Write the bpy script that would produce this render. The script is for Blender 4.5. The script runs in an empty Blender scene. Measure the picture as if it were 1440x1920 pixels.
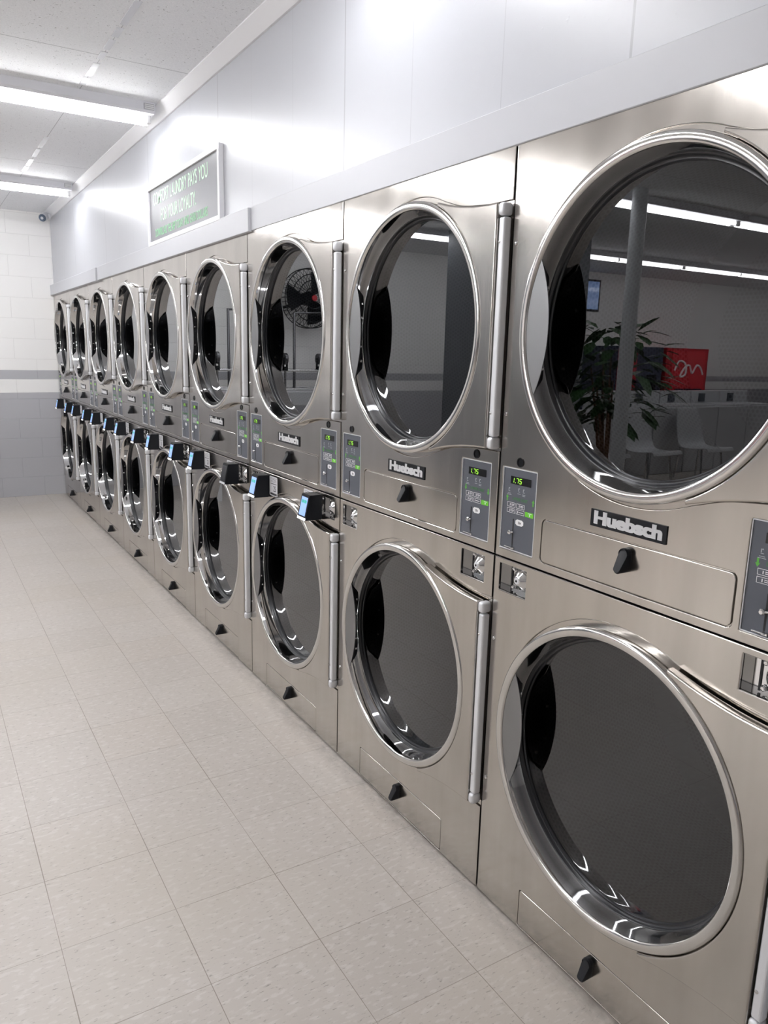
import bpy, bmesh, math, random
from mathutils import Vector, Matrix
random.seed(7)
C = bpy.context.scene.collection
PI = math.pi

# ------------------------------------------------------------------ materials
def mat(name, base=(.5, .5, .5), rough=.5, metal=0., spec=.5, emit=None, es=0.):
    m = bpy.data.materials.new(name); m.use_nodes = True
    b = m.node_tree.nodes['Principled BSDF']
    b.inputs['Base Color'].default_value = (*base, 1)
    b.inputs['Roughness'].default_value = rough
    b.inputs['Metallic'].default_value = metal
    b.inputs['Specular IOR Level'].default_value = spec
    if emit:
        b.inputs['Emission Color'].default_value = (*emit, 1)
        b.inputs['Emission Strength'].default_value = es
    return m

class NT:
    """small helper for node trees"""
    def __init__(s, m):
        s.t = m.node_tree; s.b = s.t.nodes.get('Principled BSDF')
    def n(s, typ, **kw):
        nd = s.t.nodes.new(typ)
        for k, v in kw.items():
            if k in nd.inputs.keys(): nd.inputs[k].default_value = v
            else: setattr(nd, k, v)
        return nd
    def l(s, a, b): s.t.links.new(a, b)
    def math(s, op, a, b=None, c=None):
        nd = s.t.nodes.new('ShaderNodeMath'); nd.operation = op
        for i, v in enumerate((a, b, c)):
            if v is None: continue
            if isinstance(v, (int, float)): nd.inputs[i].default_value = v
            else: s.l(v, nd.inputs[i])
        return nd.outputs[0]
    def ramp(s, fac, stops):
        nd = s.t.nodes.new('ShaderNodeValToRGB')
        e = nd.color_ramp.elements
        while len(e) < len(stops): e.new(.5)
        for i, (p, c) in enumerate(stops):
            e[i].position = p; e[i].color = (*c, 1)
        s.l(fac, nd.inputs[0]); return nd.outputs[0]
    def mix(s, fac, a, b):
        nd = s.t.nodes.new('ShaderNodeMix'); nd.data_type = 'RGBA'
        for sock, v in ((nd.inputs[0], fac), (nd.inputs[6], a), (nd.inputs[7], b)):
            if isinstance(v, (int, float)): sock.default_value = v
            elif isinstance(v, tuple): sock.default_value = (*v, 1)
            else: s.l(v, sock)
        return nd.outputs[2]
    def obj(s, scale=(1, 1, 1), kind='Object'):
        tc = s.t.nodes.new('ShaderNodeTexCoord'); mp = s.t.nodes.new('ShaderNodeMapping')
        mp.inputs['Scale'].default_value = scale
        s.l(tc.outputs[kind], mp.inputs[0]); return mp.outputs[0]
    def bump(s, h, strength, dist=.01):
        nd = s.t.nodes.new('ShaderNodeBump')
        nd.inputs['Strength'].default_value = strength; nd.inputs['Distance'].default_value = dist
        s.l(h, nd.inputs['Height']); s.l(nd.outputs[0], s.b.inputs['Normal'])

def brushed(name, base, r0, r1, wav=.02):
    m = mat(name, base, r0, 1.0); k = NT(m)
    g = k.n('ShaderNodeTexNoise', Scale=1.0, Detail=3.0)
    k.l(k.obj((60, 500, 6)), g.inputs['Vector'])                  # brushed grain
    big = k.n('ShaderNodeTexNoise', Scale=5.0, Detail=2.0)
    k.l(k.obj((1, 1, .6)), big.inputs['Vector'])                  # wiping marks
    f = k.math('ADD', k.math('MULTIPLY', g.outputs[0], .35), k.math('MULTIPLY', big.outputs[0], .65))
    mr = k.n('ShaderNodeMapRange'); k.l(f, mr.inputs[0])
    mr.inputs[1].default_value = .3; mr.inputs[2].default_value = .7
    mr.inputs[3].default_value = r0; mr.inputs[4].default_value = r1
    k.l(mr.outputs[0], k.b.inputs['Roughness'])
    k.b.inputs['Anisotropic'].default_value = .35
    st = k.n('ShaderNodeTexNoise', Scale=1.0, Detail=4.0, Roughness=.6)
    k.l(k.obj((3, 7, 1.1)), st.inputs['Vector'])                  # handling marks and cleaning streaks
    tone = k.ramp(st.outputs[0], [(.36, tuple(c * .90 for c in base)), (.64, tuple(min(1, c * 1.05) for c in base))])
    k.l(tone, k.b.inputs['Base Color'])
    wv = k.n('ShaderNodeTexNoise', Scale=3.2, Detail=1.0)
    k.l(k.obj((1, 1, .8)), wv.inputs['Vector'])
    k.bump(wv.outputs[0], wav, .08)
    return m

M = {}
M['steel'] = brushed('brushed stainless steel', (.545, .515, .48), .11, .21)
M['ring'] = brushed('polished stainless ring', (.62, .605, .585), .08, .15, .0)
M['bowl'] = mat('polished chrome', (.66, .655, .65), .05, 1.0)
M['chrome'] = mat('bright chrome', (.75, .75, .75), .09, 1.0)
M['alu'] = mat('satin aluminium', (.80, .81, .84), .42, .35)
M['grip'] = mat('satin grip plate', (.26, .26, .265), .42, 1.0)
M['gripdark'] = mat('dark grip bracket', (.16, .16, .17), .38, 1.0)
M['rubber'] = mat('black rubber gasket', (.012, .013, .016), .28)
M['black'] = mat('black plastic', (.008, .009, .012), .42, spec=.25)
M['blackgloss'] = mat('black gloss plastic', (.008, .008, .01), .18)
M['cabinet'] = mat('galvanised cabinet', (.16, .16, .16), .5, .6)
M['panel'] = mat('slate grey membrane panel', (.090, .098, .118), .42)
M['white'] = mat('white print', (.93, .93, .94), .5)
M['dimwhite'] = mat('fine white print', (.42, .44, .47), .5)
M['green'] = mat('green print', (.10, .42, .05), .45)
M['dgreen'] = mat('dull green print', (.06, .20, .07), .45)
M['lgreen'] = mat('bright green key', (.16, .62, .03), .4)
M['digit'] = mat('lit green digits', (.2, .5, .05), .5, emit=(.42, 1., .04), es=.9)
M['slot'] = mat('dark slot', (.006, .006, .008), .5)
M['sticker'] = mat('white vinyl sticker', (.66, .66, .68), .45)
M['ink'] = mat('black ink', (.03, .03, .035), .5)
M['screen'] = mat('lit reader screen', (.2, .3, .5), .3, emit=(.27, .42, .90), es=.8)
M['screentile'] = mat('lit green screen tile', (.05, .3, .25), .3, emit=(.03, .36, .30), es=.8)
M['screenoff'] = mat('dark reader screen', (.012, .013, .016), .12)
M['barlit'] = mat('lit white reader bar', (.8, .8, .8), .4, emit=(1, 1, 1), es=1.2)
M['tube'] = mat('lit fluorescent tube', (.9, .9, .9), .4, emit=(.985, .99, 1.), es=37.0)
M['fixture'] = mat('white enamel fixture', (.74, .74, .78), .4)
M['fixturegrey'] = mat('grey fixture label', (.45, .45, .48), .5)
M['socket'] = mat('white lamp socket', (.78, .78, .78), .5)
M['signboard'] = mat('charcoal sign face', (.15, .15, .165), .42)
M['signframe'] = mat('white sign frame', (.82, .82, .85), .35)
M['signwhite'] = mat('pale green lettering', (.62, .86, .66), .45)
M['signgreen'] = mat('green lettering', (.22, .55, .28), .45)
M['cove'] = mat('white cove moulding', (.80, .80, .82), .35)
M['fascia'] = mat('pale grey board', (.535, .542, .575), .42)
M['tape'] = mat('shiny seam tape', (.72, .73, .78), .2)
M['camwhite'] = mat('grey camera body', (.62, .63, .66), .4)
M['camlens'] = mat('blue grey camera front', (.10, .13, .18), .15)
M['red'] = mat('red vending panel', (.42, .012, .02), .3)
M['redlit'] = mat('backlit red panel', (.45, .02, .03), .4, emit=(.6, .03, .04), es=.5)
M['whitelit'] = mat('backlit white panel', (.8, .8, .8), .4, emit=(.8, .85, 1.), es=.6)
M['navy'] = mat('dark blue panel', (.035, .04, .075), .35)
M['enamel'] = mat('white enamel', (.60, .61, .63), .3)
M['plasticwhite'] = mat('white moulded plastic', (.58, .59, .61), .35)
M['leaf'] = mat('dark green leaf', (.028, .075, .022), .4)
M['terracotta'] = mat('brown pot', (.18, .09, .05), .6)
M['soil'] = mat('soil', (.03, .02, .015), .9)
M['pole'] = mat('white painted pipe', (.66, .68, .70), .35)
M['greywall'] = mat('grey partition paint', (.20, .215, .235), .5)
M['fanred'] = mat('red fan badge', (.5, .02, .03), .4)
M['skyglass'] = mat('daylit window glass', (.2, .3, .5), .1, emit=(.35, .5, .9), es=1.2)

# drum: stainless with a staggered pattern of round holes (object space: x depth, y across, z up)
def drum_mat():
    m = mat('perforated drum steel', (.20, .205, .215), .34, 1.0); k = NT(m)
    sep = k.n('ShaderNodeSeparateXYZ'); k.l(k.obj(), sep.inputs[0])
    x, y, z = sep.outputs
    ang = k.math('ARCTAN2', z, y)
    u = k.math('MULTIPLY', ang, 0.40)                               # arc length
    p = .0135; h = p * math.sqrt(3)
    def lat(ou, ov):
        a = k.math('SUBTRACT', k.math('FLOORED_MODULO', k.math('ADD', u, ou), p), p/2)
        b = k.math('SUBTRACT', k.math('FLOORED_MODULO', k.math('ADD', x, ov), h), h/2)
        return k.math('ADD', k.math('MULTIPLY', a, a), k.math('MULTIPLY', b, b))
    d = k.math('MINIMUM', lat(0., 0.), lat(p/2, h/2))
    r = k.math('SQRT', k.math('ADD', k.math('MULTIPLY', z, z), k.math('MULTIPLY', y, y)))
    hole = k.math('MULTIPLY', k.math('LESS_THAN', d, .0044**2), k.math('GREATER_THAN', r, .385))
    # back wall: the same staggered holes in the plane
    def lat2(ou, ov):
        a = k.math('SUBTRACT', k.math('FLOORED_MODULO', k.math('ADD', y, ou), p), p/2)
        b = k.math('SUBTRACT', k.math('FLOORED_MODULO', k.math('ADD', z, ov), h), h/2)
        return k.math('ADD', k.math('MULTIPLY', a, a), k.math('MULTIPLY', b, b))
    d2 = k.math('MINIMUM', lat2(0., 0.), lat2(p/2, h/2))
    band = k.math('MULTIPLY', k.math('GREATER_THAN', r, .16), k.math('LESS_THAN', r, .30))
    hole2 = k.math('MULTIPLY', k.math('LESS_THAN', d2, .0044**2), band)
    hh = k.math('MAXIMUM', hole, hole2)
    k.l(k.mix(hh, (.20, .205, .215), (.004, .004, .005)), k.b.inputs['Base Color'])
    k.l(k.math('SUBTRACT', 1.0, hh), k.b.inputs['Metallic'])
    return m
M['drum'] = drum_mat()

# door glass: mirror share from the real Fresnel curve at the outer face, tinted see-through behind it
def glass_mat():
    m = bpy.data.materials.new('tinted door glass'); m.use_nodes = True
    t = m.node_tree; t.nodes.remove(t.nodes['Principled BSDF'])
    fr = t.nodes.new('ShaderNodeFresnel'); fr.inputs[0].default_value = 1.46
    gl = t.nodes.new('ShaderNodeBsdfGlossy'); gl.inputs['Roughness'].default_value = .0
    gl.inputs['Color'].default_value = (.97, .98, 1, 1)
    tr = t.nodes.new('ShaderNodeBsdfTransparent'); tr.inputs[0].default_value = (.16, .165, .17, 1)
    tr2 = t.nodes.new('ShaderNodeBsdfTransparent')
    mx = t.nodes.new('ShaderNodeMixShader'); mx2 = t.nodes.new('ShaderNodeMixShader')
    geo = t.nodes.new('ShaderNodeNewGeometry')
    # two faces of one pane: F' = 2F / (1 + F)
    a = t.nodes.new('ShaderNodeMath'); a.operation = 'MULTIPLY'; a.inputs[1].default_value = 2.
    b = t.nodes.new('ShaderNodeMath'); b.operation = 'ADD'; b.inputs[1].default_value = 1.
    c = t.nodes.new('ShaderNodeMath'); c.operation = 'DIVIDE'
    L = t.links.new
    L(fr.outputs[0], a.inputs[0]); L(fr.outputs[0], b.inputs[0]); L(a.outputs[0], c.inputs[0]); L(b.outputs[0], c.inputs[1])
    L(c.outputs[0], mx.inputs[0]); L(tr.outputs[0], mx.inputs[1]); L(gl.outputs[0], mx.inputs[2])
    L(geo.outputs['Backfacing'], mx2.inputs[0]); L(mx.outputs[0], mx2.inputs[1]); L(tr2.outputs[0], mx2.inputs[2])
    L(mx2.outputs[0], t.nodes['Material Output'].inputs[0])
    return m
M['glass'] = glass_mat()

TX, TY = -.8043, .0509
def floor_mat():
    m = mat('vinyl composition floor tile', (.6, .58, .55), .32, 0, .45); k = NT(m)
    v = k.obj()
    sep = k.n('ShaderNodeSeparateXYZ'); k.l(v, sep.inputs[0])
    T = .3048
    def line(c, o):
        f = k.math('FLOORED_MODULO', k.math('SUBTRACT', c, o), T)
        d = k.math('MINIMUM', f, k.math('SUBTRACT', T, f))
        return d
    dx = line(sep.outputs[0], TX); dy = line(sep.outputs[1], TY)
    wob = k.n('ShaderNodeTexNoise', Scale=2.3, Detail=2.0); k.l(v, wob.inputs['Vector'])
    lw = k.math('MULTIPLY_ADD', wob.outputs[0], .0022, -.0001)
    ln = k.math('MAXIMUM', k.math('LESS_THAN', dx, lw), k.math('MULTIPLY', k.math('LESS_THAN', dy, lw), .75))
    # one tone per tile
    fl = k.n('ShaderNodeVectorMath', operation='FLOOR')
    mp = k.n('ShaderNodeMapping'); k.l(v, mp.inputs[0])
    mp.inputs['Location'].default_value = (-TX / T, -TY / T, .5); mp.inputs['Scale'].default_value = (1 / T, 1 / T, 0)
    k.l(mp.outputs[0], fl.inputs[0])
    wn = k.n('ShaderNodeTexWhiteNoise'); k.l(fl.outputs[0], wn.inputs['Vector'])
    base = k.ramp(wn.outputs[0], [(0, (.525, .480, .438)), (.55, (.555, .510, .468)), (1, (.545, .494, .446))])
    # streaky chips
    sp = k.n('ShaderNodeTexNoise', Scale=1.0, Detail=4.0, Roughness=.62); k.l(k.obj((46, 150, 1)), sp.inputs['Vector'])
    base = k.mix(k.ramp(sp.outputs[0], [(.60, (0, 0, 0)), (.67, (.75, .75, .75))]), base, (.25, .225, .20))
    sp2 = k.n('ShaderNodeTexNoise', Scale=1.0, Detail=3.0); k.l(k.obj((30, 75, 1)), sp2.inputs['Vector'])
    base = k.mix(k.ramp(sp2.outputs[0], [(.54, (0, 0, 0)), (.64, (.5, .5, .5))]), base, (.66, .62, .585))
    # worn yellowed patches
    st = k.n('ShaderNodeTexNoise', Scale=1.1, Detail=3.0); k.l(v, st.inputs['Vector'])
    base = k.mix(k.ramp(st.outputs[0], [(.5, (0, 0, 0)), (.75, (.45, .45, .45))]), base, (.50, .45, .375))
    base = k.mix(k.math('MULTIPLY', ln, .8), base, (.20, .16, .125))
    # grime plus painted-in toe shadow, darkening the floor towards the machines
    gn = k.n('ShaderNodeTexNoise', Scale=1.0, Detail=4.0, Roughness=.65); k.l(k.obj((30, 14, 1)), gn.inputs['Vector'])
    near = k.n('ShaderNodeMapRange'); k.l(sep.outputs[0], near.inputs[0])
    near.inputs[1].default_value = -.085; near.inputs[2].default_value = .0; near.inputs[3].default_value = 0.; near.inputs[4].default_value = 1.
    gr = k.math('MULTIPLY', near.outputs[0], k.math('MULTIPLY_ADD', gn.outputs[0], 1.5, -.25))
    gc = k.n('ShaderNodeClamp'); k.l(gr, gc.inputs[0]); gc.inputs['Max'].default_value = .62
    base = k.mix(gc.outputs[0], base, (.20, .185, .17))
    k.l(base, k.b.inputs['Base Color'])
    rn = k.n('ShaderNodeTexNoise', Scale=4.0, Detail=3.0); k.l(v, rn.inputs['Vector'])
    k.l(k.math('MULTIPLY_ADD', rn.outputs[0], .08, .285), k.b.inputs['Roughness'])
    k.bump(sp.outputs[0], .06, .002)
    return m
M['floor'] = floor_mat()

def block_mat(name):
    m = mat(name, (.8, .8, .8), .45); k = NT(m)
    tc = k.n('ShaderNodeTexCoord'); sep = k.n('ShaderNodeSeparateXYZ'); k.l(tc.outputs['Object'], sep.inputs[0])
    comb = k.n('ShaderNodeCombineXYZ'); k.l(sep.outputs[0], comb.inputs[0]); k.l(sep.outputs[2], comb.inputs[1])
    br = k.n('ShaderNodeTexBrick'); k.l(comb.outputs[0], br.inputs['Vector'])
    br.offset = .5; br.inputs['Scale'].default_value = 1.0
    br.inputs['Brick Width'].default_value = .4064; br.inputs['Row Height'].default_value = .2032
    br.inputs['Mortar Size'].default_value = .004; br.inputs['Mortar Smooth'].default_value = .6
    z = sep.outputs[2]
    nz = k.n('ShaderNodeTexNoise', Scale=1.5, Detail=3.0); k.l(tc.outputs['Object'], nz.inputs['Vector'])
    zz = k.math('MULTIPLY_ADD', nz.outputs[0], .012, z)
    stripe = k.math('MULTIPLY', k.math('GREATER_THAN', zz, 1.225), k.math('LESS_THAN', zz, 1.317))
    low = k.math('LESS_THAN', zz, 1.089)
    grey = k.math('MAXIMUM', stripe, low)
    wht = k.mix(br.outputs['Fac'], (.88, .87, .86), (.80, .79, .78))
    gry = k.mix(br.outputs['Fac'], (.44, .44, .465), (.39, .39, .415))
    k.l(k.mix(grey, wht, gry), k.b.inputs['Base Color'])
    h = k.math('ADD', k.math('MULTIPLY', br.outputs['Fac'], -1.), k.math('MULTIPLY', nz.outputs[0], .3))
    k.bump(h, .35, .006)
    return m
M['block'] = block_mat('painted concrete block')

def paint_mat():
    m = mat('semi-gloss panelling', (.530, .540, .575), .33); k = NT(m)
    v = k.obj(); sep = k.n('ShaderNodeSeparateXYZ'); k.l(v, sep.inputs[0])
    y = sep.outputs[1]
    wob = k.n('ShaderNodeTexNoise', Scale=1.4, Detail=3.0); k.l(v, wob.inputs['Vector'])
    yy = k.math('MULTIPLY_ADD', wob.outputs[0], .006, y)
    def groove(per, off, wd):
        f = k.math('FLOORED_MODULO', k.math('SUBTRACT', yy, off + .003), per)
        d = k.math('MINIMUM', f, k.math('SUBTRACT', per, f))
        return k.math('LESS_THAN', d, wd)
    minor = groove(.4150, .910, .0014); major = groove(1.2450, .910, .0035)
    dark = k.math('MAXIMUM', k.math('MULTIPLY', minor, .42), k.math('MULTIPLY', major, .75))
    k.l(k.mix(dark, (.530, .540, .575), (.35, .35, .38)), k.b.inputs['Base Color'])
    nz = k.n('ShaderNodeTexNoise', Scale=9.0, Detail=4.0); k.l(k.obj((1, 1, .35)), nz.inputs['Vector'])
    sp = k.n('ShaderNodeTexNoise', Scale=60.0, Detail=2.0); k.l(v, sp.inputs['Vector'])
    lump = k.ramp(sp.outputs[0], [(.70, (0, 0, 0)), (.78, (1, 1, 1))])
    h = k.math('ADD', k.math('MULTIPLY', nz.outputs[0], .35), k.math('MULTIPLY', lump, .5))
    h = k.math('SUBTRACT', h, k.math('MULTIPLY', dark, 2.))
    k.bump(h, .16, .004)
    return m
M['paint'] = paint_mat()

def ceil_mat():
    m = mat('speckled ceiling board', (.62, .62, .635), .7); k = NT(m)
    v = k.obj()
    n1 = k.n('ShaderNodeTexNoise', Scale=170.0, Detail=3.0); k.l(v, n1.inputs['Vector'])
    n2 = k.n('ShaderNodeTexNoise', Scale=90.0, Detail=1.0); k.l(v, n2.inputs['Vector'])
    base = k.ramp(n1.outputs[0], [(.3, (.80, .81, .84)), (.7, (.90, .91, .935))])
    base = k.mix(k.ramp(n2.outputs[0], [(.70, (0, 0, 0)), (.74, (.6, .6, .6))]), base, (.30, .30, .31))
    sep = k.n('ShaderNodeSeparateXYZ'); k.l(v, sep.inputs[0])
    def line(c, per, off, wd):
        f = k.math('FLOORED_MODULO', k.math('SUBTRACT', c, off), per)
        d = k.math('MINIMUM', f, k.math('SUBTRACT', per, f))
        return k.math('LESS_THAN', d, wd)
    ln = k.math('MAXIMUM', line(sep.outputs[1], 2.44, 2.386, .003), line(sep.outputs[0], 1.22, -.453, .002))
    base = k.mix(k.math('MULTIPLY', ln, .6), base, (.22, .22, .25))
    k.l(base, k.b.inputs['Base Color'])
    k.bump(n1.outputs[0], .3, .003)
    return m
M['ceil'] = ceil_mat()

# ------------------------------------------------------------------ mesh helpers
SHARP = math.radians(10)
def finish(me, sharp=SHARP):
    for p in me.polygons: p.use_smooth = True
    me.set_sharp_from_angle(angle=sharp)

def setp(o, label=None, cat=None, group=None, kind=None):
    if label: o['label'] = label
    if cat: o['category'] = cat
    if group: o['group'] = group
    if kind: o['kind'] = kind
    return o

def link(name, me, m, parent=None, label=None, sharp=SHARP):
    if isinstance(me, bmesh.types.BMesh):
        bm = me; bmesh.ops.recalc_face_normals(bm, faces=bm.faces[:])
        me = bpy.data.meshes.new(name); bm.to_mesh(me); bm.free()
    finish(me, sharp)
    me.materials.clear(); me.materials.append(M[m] if isinstance(m, str) else m)
    o = bpy.data.objects.new(name, me); C.objects.link(o)
    if parent: o.parent = parent
    if label: o['label'] = label
    return o

def empty(name, loc, label, cat, group=None, rz=0):
    o = bpy.data.objects.new(name, None); C.objects.link(o); o.location = loc; o.rotation_euler.z = rz
    o.empty_display_size = .1
    return setp(o, label, cat, group)

def box(bm, x0, x1, y0, y1, z0, z1, bev=0., seg=2):
    vs = [bm.verts.new((x, y, z)) for x in (x0, x1) for y in (y0, y1) for z in (z0, z1)]
    fs = [(0, 1, 3, 2), (4, 6, 7, 5), (0, 4, 5, 1), (2, 3, 7, 6), (0, 2, 6, 4), (1, 5, 7, 3)]
    f = [bm.faces.new([vs[i] for i in q]) for q in fs]
    if bev:
        e = list({ed for q in f for ed in q.edges})
        bmesh.ops.bevel(bm, geom=e, offset=bev, segments=seg, affect='EDGES', profile=.5)
    return vs

def BX(*a, **k):
    bm = bmesh.new(); box(bm, *a, **k); return bm

def hexa(bm, pts):
    """8 points: 4 of one end then 4 of the other"""
    v = [bm.verts.new(p) for p in pts]
    bm.faces.new(v[:4]); bm.faces.new(v[4:][::-1])
    for i in range(4):
        j = (i + 1) % 4; bm.faces.new((v[i], v[i + 4], v[j + 4], v[j]))

def cyl(bm, p0, p1, r0, r1=None, seg=16, caps=True):
    r1 = r0 if r1 is None else r1
    p0, p1 = Vector(p0), Vector(p1); d = (p1 - p0).normalized()
    a = d.orthogonal().normalized(); b = d.cross(a)
    A = []; B = []
    for i in range(seg):
        t = 2 * PI * i / seg; u = a * math.cos(t) + b * math.sin(t)
        A.append(bm.verts.new(p0 + u * r0)); B.append(bm.verts.new(p1 + u * r1))
    for i in range(seg):
        j = (i + 1) % seg; bm.faces.new((A[i], A[j], B[j], B[i]))
    if caps: bm.faces.new(A[::-1]); bm.faces.new(B)

def pipe(bm, pts, r, seg=10, closed=False):
    P = [Vector(p) for p in pts]; n = len(P); rings = []; ref = None
    for i in range(n):
        a = P[i - 1] if (i or closed) else P[0]; b = P[(i + 1) % n] if (i < n - 1 or closed) else P[-1]
        d = (b - a).normalized()
        u = (ref - d * ref.dot(d)).normalized() if ref and (ref - d * ref.dot(d)).length > 1e-4 else d.orthogonal().normalized()
        ref = u; w = d.cross(u)
        rr = r[i] if isinstance(r, (list, tuple)) else r
        rings.append([bm.verts.new(P[i] + (u * math.cos(2*PI*k/seg) + w * math.sin(2*PI*k/seg)) * rr) for k in range(seg)])
    m = n if closed else n - 1
    for i in range(m):
        A, B = rings[i], rings[(i + 1) % n]
        for k in range(seg):
            l = (k + 1) % seg; bm.faces.new((A[k], A[l], B[l], B[k]))
    if not closed: bm.faces.new(rings[0][::-1]); bm.faces.new(rings[-1])

def lathe(bm, prof, a=0., z=0., seg=128, closed=False):
    """profile (r, x) turned about the x axis through (y=-a, z)"""
    rings = []
    for r, x in prof:
        if r < 1e-6: rings.append([bm.verts.new((x, -a, z))])
        else: rings.append([bm.verts.new((x, -a - r * math.cos(2*PI*i/seg), z + r * math.sin(2*PI*i/seg))) for i in range(seg)])
    n = len(rings)
    for q in range(n if closed else n - 1):
        A, B = rings[q], rings[(q + 1) % n]
        for i in range(seg):
            j = (i + 1) % seg
            if len(A) == 1 and len(B) == 1: continue
            if len(A) == 1: bm.faces.new((A[0], B[j], B[i]))
            elif len(B) == 1: bm.faces.new((A[i], A[j], B[0]))
            else: bm.faces.new((A[i], A[j], B[j], B[i]))

def LA(*a, **k):
    bm = bmesh.new(); lathe(bm, *a, **k); return bm

def to_mesh(ob):
    C.objects.link(ob); bpy.context.view_layer.update()
    dg = bpy.context.evaluated_depsgraph_get()
    me = bpy.data.meshes.new_from_object(ob.evaluated_get(dg), depsgraph=dg)
    data = ob.data
    bpy.data.objects.remove(ob); bpy.data.curves.remove(data)
    return me

def toward(me, x):
    """(a, z, h) of a flat outline -> front of a machine: h points into the room (-x); h=0 at depth x"""
    me.transform(Matrix(((0, 0, -1, x), (-1, 0, 0, 0), (0, 1, 0, 0), (0, 0, 0, 1))))
    return me

def sheet(loops, xf, th, bev=.0, res=2):
    """flat sheet with holes. loops in (a, z); front face at x=xf (towards the room), thickness th"""
    cu = bpy.data.curves.new('sheet', 'CURVE'); cu.dimensions = '2D'; cu.fill_mode = 'BOTH'
    for lp in loops:
        s = cu.splines.new('POLY'); s.points.add(len(lp) - 1); s.use_cyclic_u = True
        for p, (a, z) in zip(s.points, lp): p.co = (a, z, 0, 1)
    cu.extrude = max(th / 2 - bev, 0); cu.bevel_depth = bev; cu.bevel_resolution = res; cu.offset = -bev
    me = to_mesh(bpy.data.objects.new('sheet', cu))
    bm = bmesh.new(); bm.from_mesh(me); bmesh.ops.remove_doubles(bm, verts=bm.verts[:], dist=1e-6)
    bm.to_mesh(me); bm.free()
    return toward(me, xf + th / 2)

def text(s, size, x, a, z, sx=1., off=0., ext=.0004, align='CENTER', spacing=1., shear=0.):
    cu = bpy.data.curves.new('text', 'FONT'); cu.body = s; cu.size = size; cu.align_x = align; cu.align_y = 'CENTER'
    cu.offset = off; cu.extrude = ext; cu.space_character = spacing; cu.space_word = 1.35 if ' ' in s and len(s) > 12 else 1.0; cu.shear = shear; cu.resolution_u = 4
    me = to_mesh(bpy.data.objects.new('text', cu))
    me.transform(Matrix.Translation((a, z, 0)) @ Matrix.Diagonal((sx, 1, 1, 1)))
    return toward(me, x)

def rrect(a0, a1, z0, z1, r, n=5):
    out = []
    for ca, cz, t0 in ((a1 - r, z1 - r, 0), (a0 + r, z1 - r, PI/2), (a0 + r, z0 + r, PI), (a1 - r, z0 + r, 1.5*PI)):
        if r < 1e-6: out.append((ca, cz)); continue
        for i in range(n + 1):
            t = t0 + PI/2 * i / n; out.append((ca + r * math.cos(t), cz + r * math.sin(t)))
    return out

def circ(a, z, r, n=96):
    return [(a + r * math.cos(2*PI*i/n), z + r * math.sin(2*PI*i/n)) for i in range(n)]

def spline2(pts, n=6):
    """Catmull-Rom through 2D points"""
    out = []
    for i in range(len(pts) - 1):
        p0 = pts[max(i - 1, 0)]; p1 = pts[i]; p2 = pts[i + 1]; p3 = pts[min(i + 2, len(pts) - 1)]
        for k in range(n):
            t = k / n
            out.append(tuple(.5 * (2*b + (c - a)*t + (2*a - 5*b + 4*c - d)*t*t + (-a + 3*b - 3*c + d)*t**3) for a, b, c, d in zip(p0, p1, p2, p3)))
    out.append(pts[-1]); return out

# ------------------------------------------------------------------ the stacked dryer
W = .8952; H = 2.079; SP = 1.0385
AC = W / 2; ZU = 1.636; ZL = .592
GAP = .0036

def notch(zc, e=.322):
    """recess outline around the door, opening to the right edge; from the right edge top, round the ring, back"""
    R = .383
    top = spline2([(.163, .3485), (.225, e + .0145), (.300, e + .005), (.36, e + .0006), (W - GAP - AC, e)], 5)
    t0 = math.atan2(.3485, .163)
    arc = [(R * math.cos(t), R * math.sin(t)) for t in [t0 + (2*PI - 2*t0) * i / 90 for i in range(91)]]
    pts = top[::-1] + arc[1:-1] + [(a, -z) for a, z in top]
    return [(AC + a, zc + z) for a, z in pts]

PL = (.016, .147, 1.064, 1.2845); PR = (.731, .862, 1.064, 1.2845)
LKL = (.023, .130, .947, 1.022); LKR = (.746, .853, .947, 1.022)
LINT = (.1765, .7125, 1.0625, 1.1705); TOE = (.184, .703, .0095, .119)

def screw(bm, x, a, z, r=.0055, h=.0035):
    lathe(bm, [(0, x - h), (r * .55, x - h * .9), (r * .9, x - h * .5), (r, x), (r, x + .001)], a, z, 16)

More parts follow.
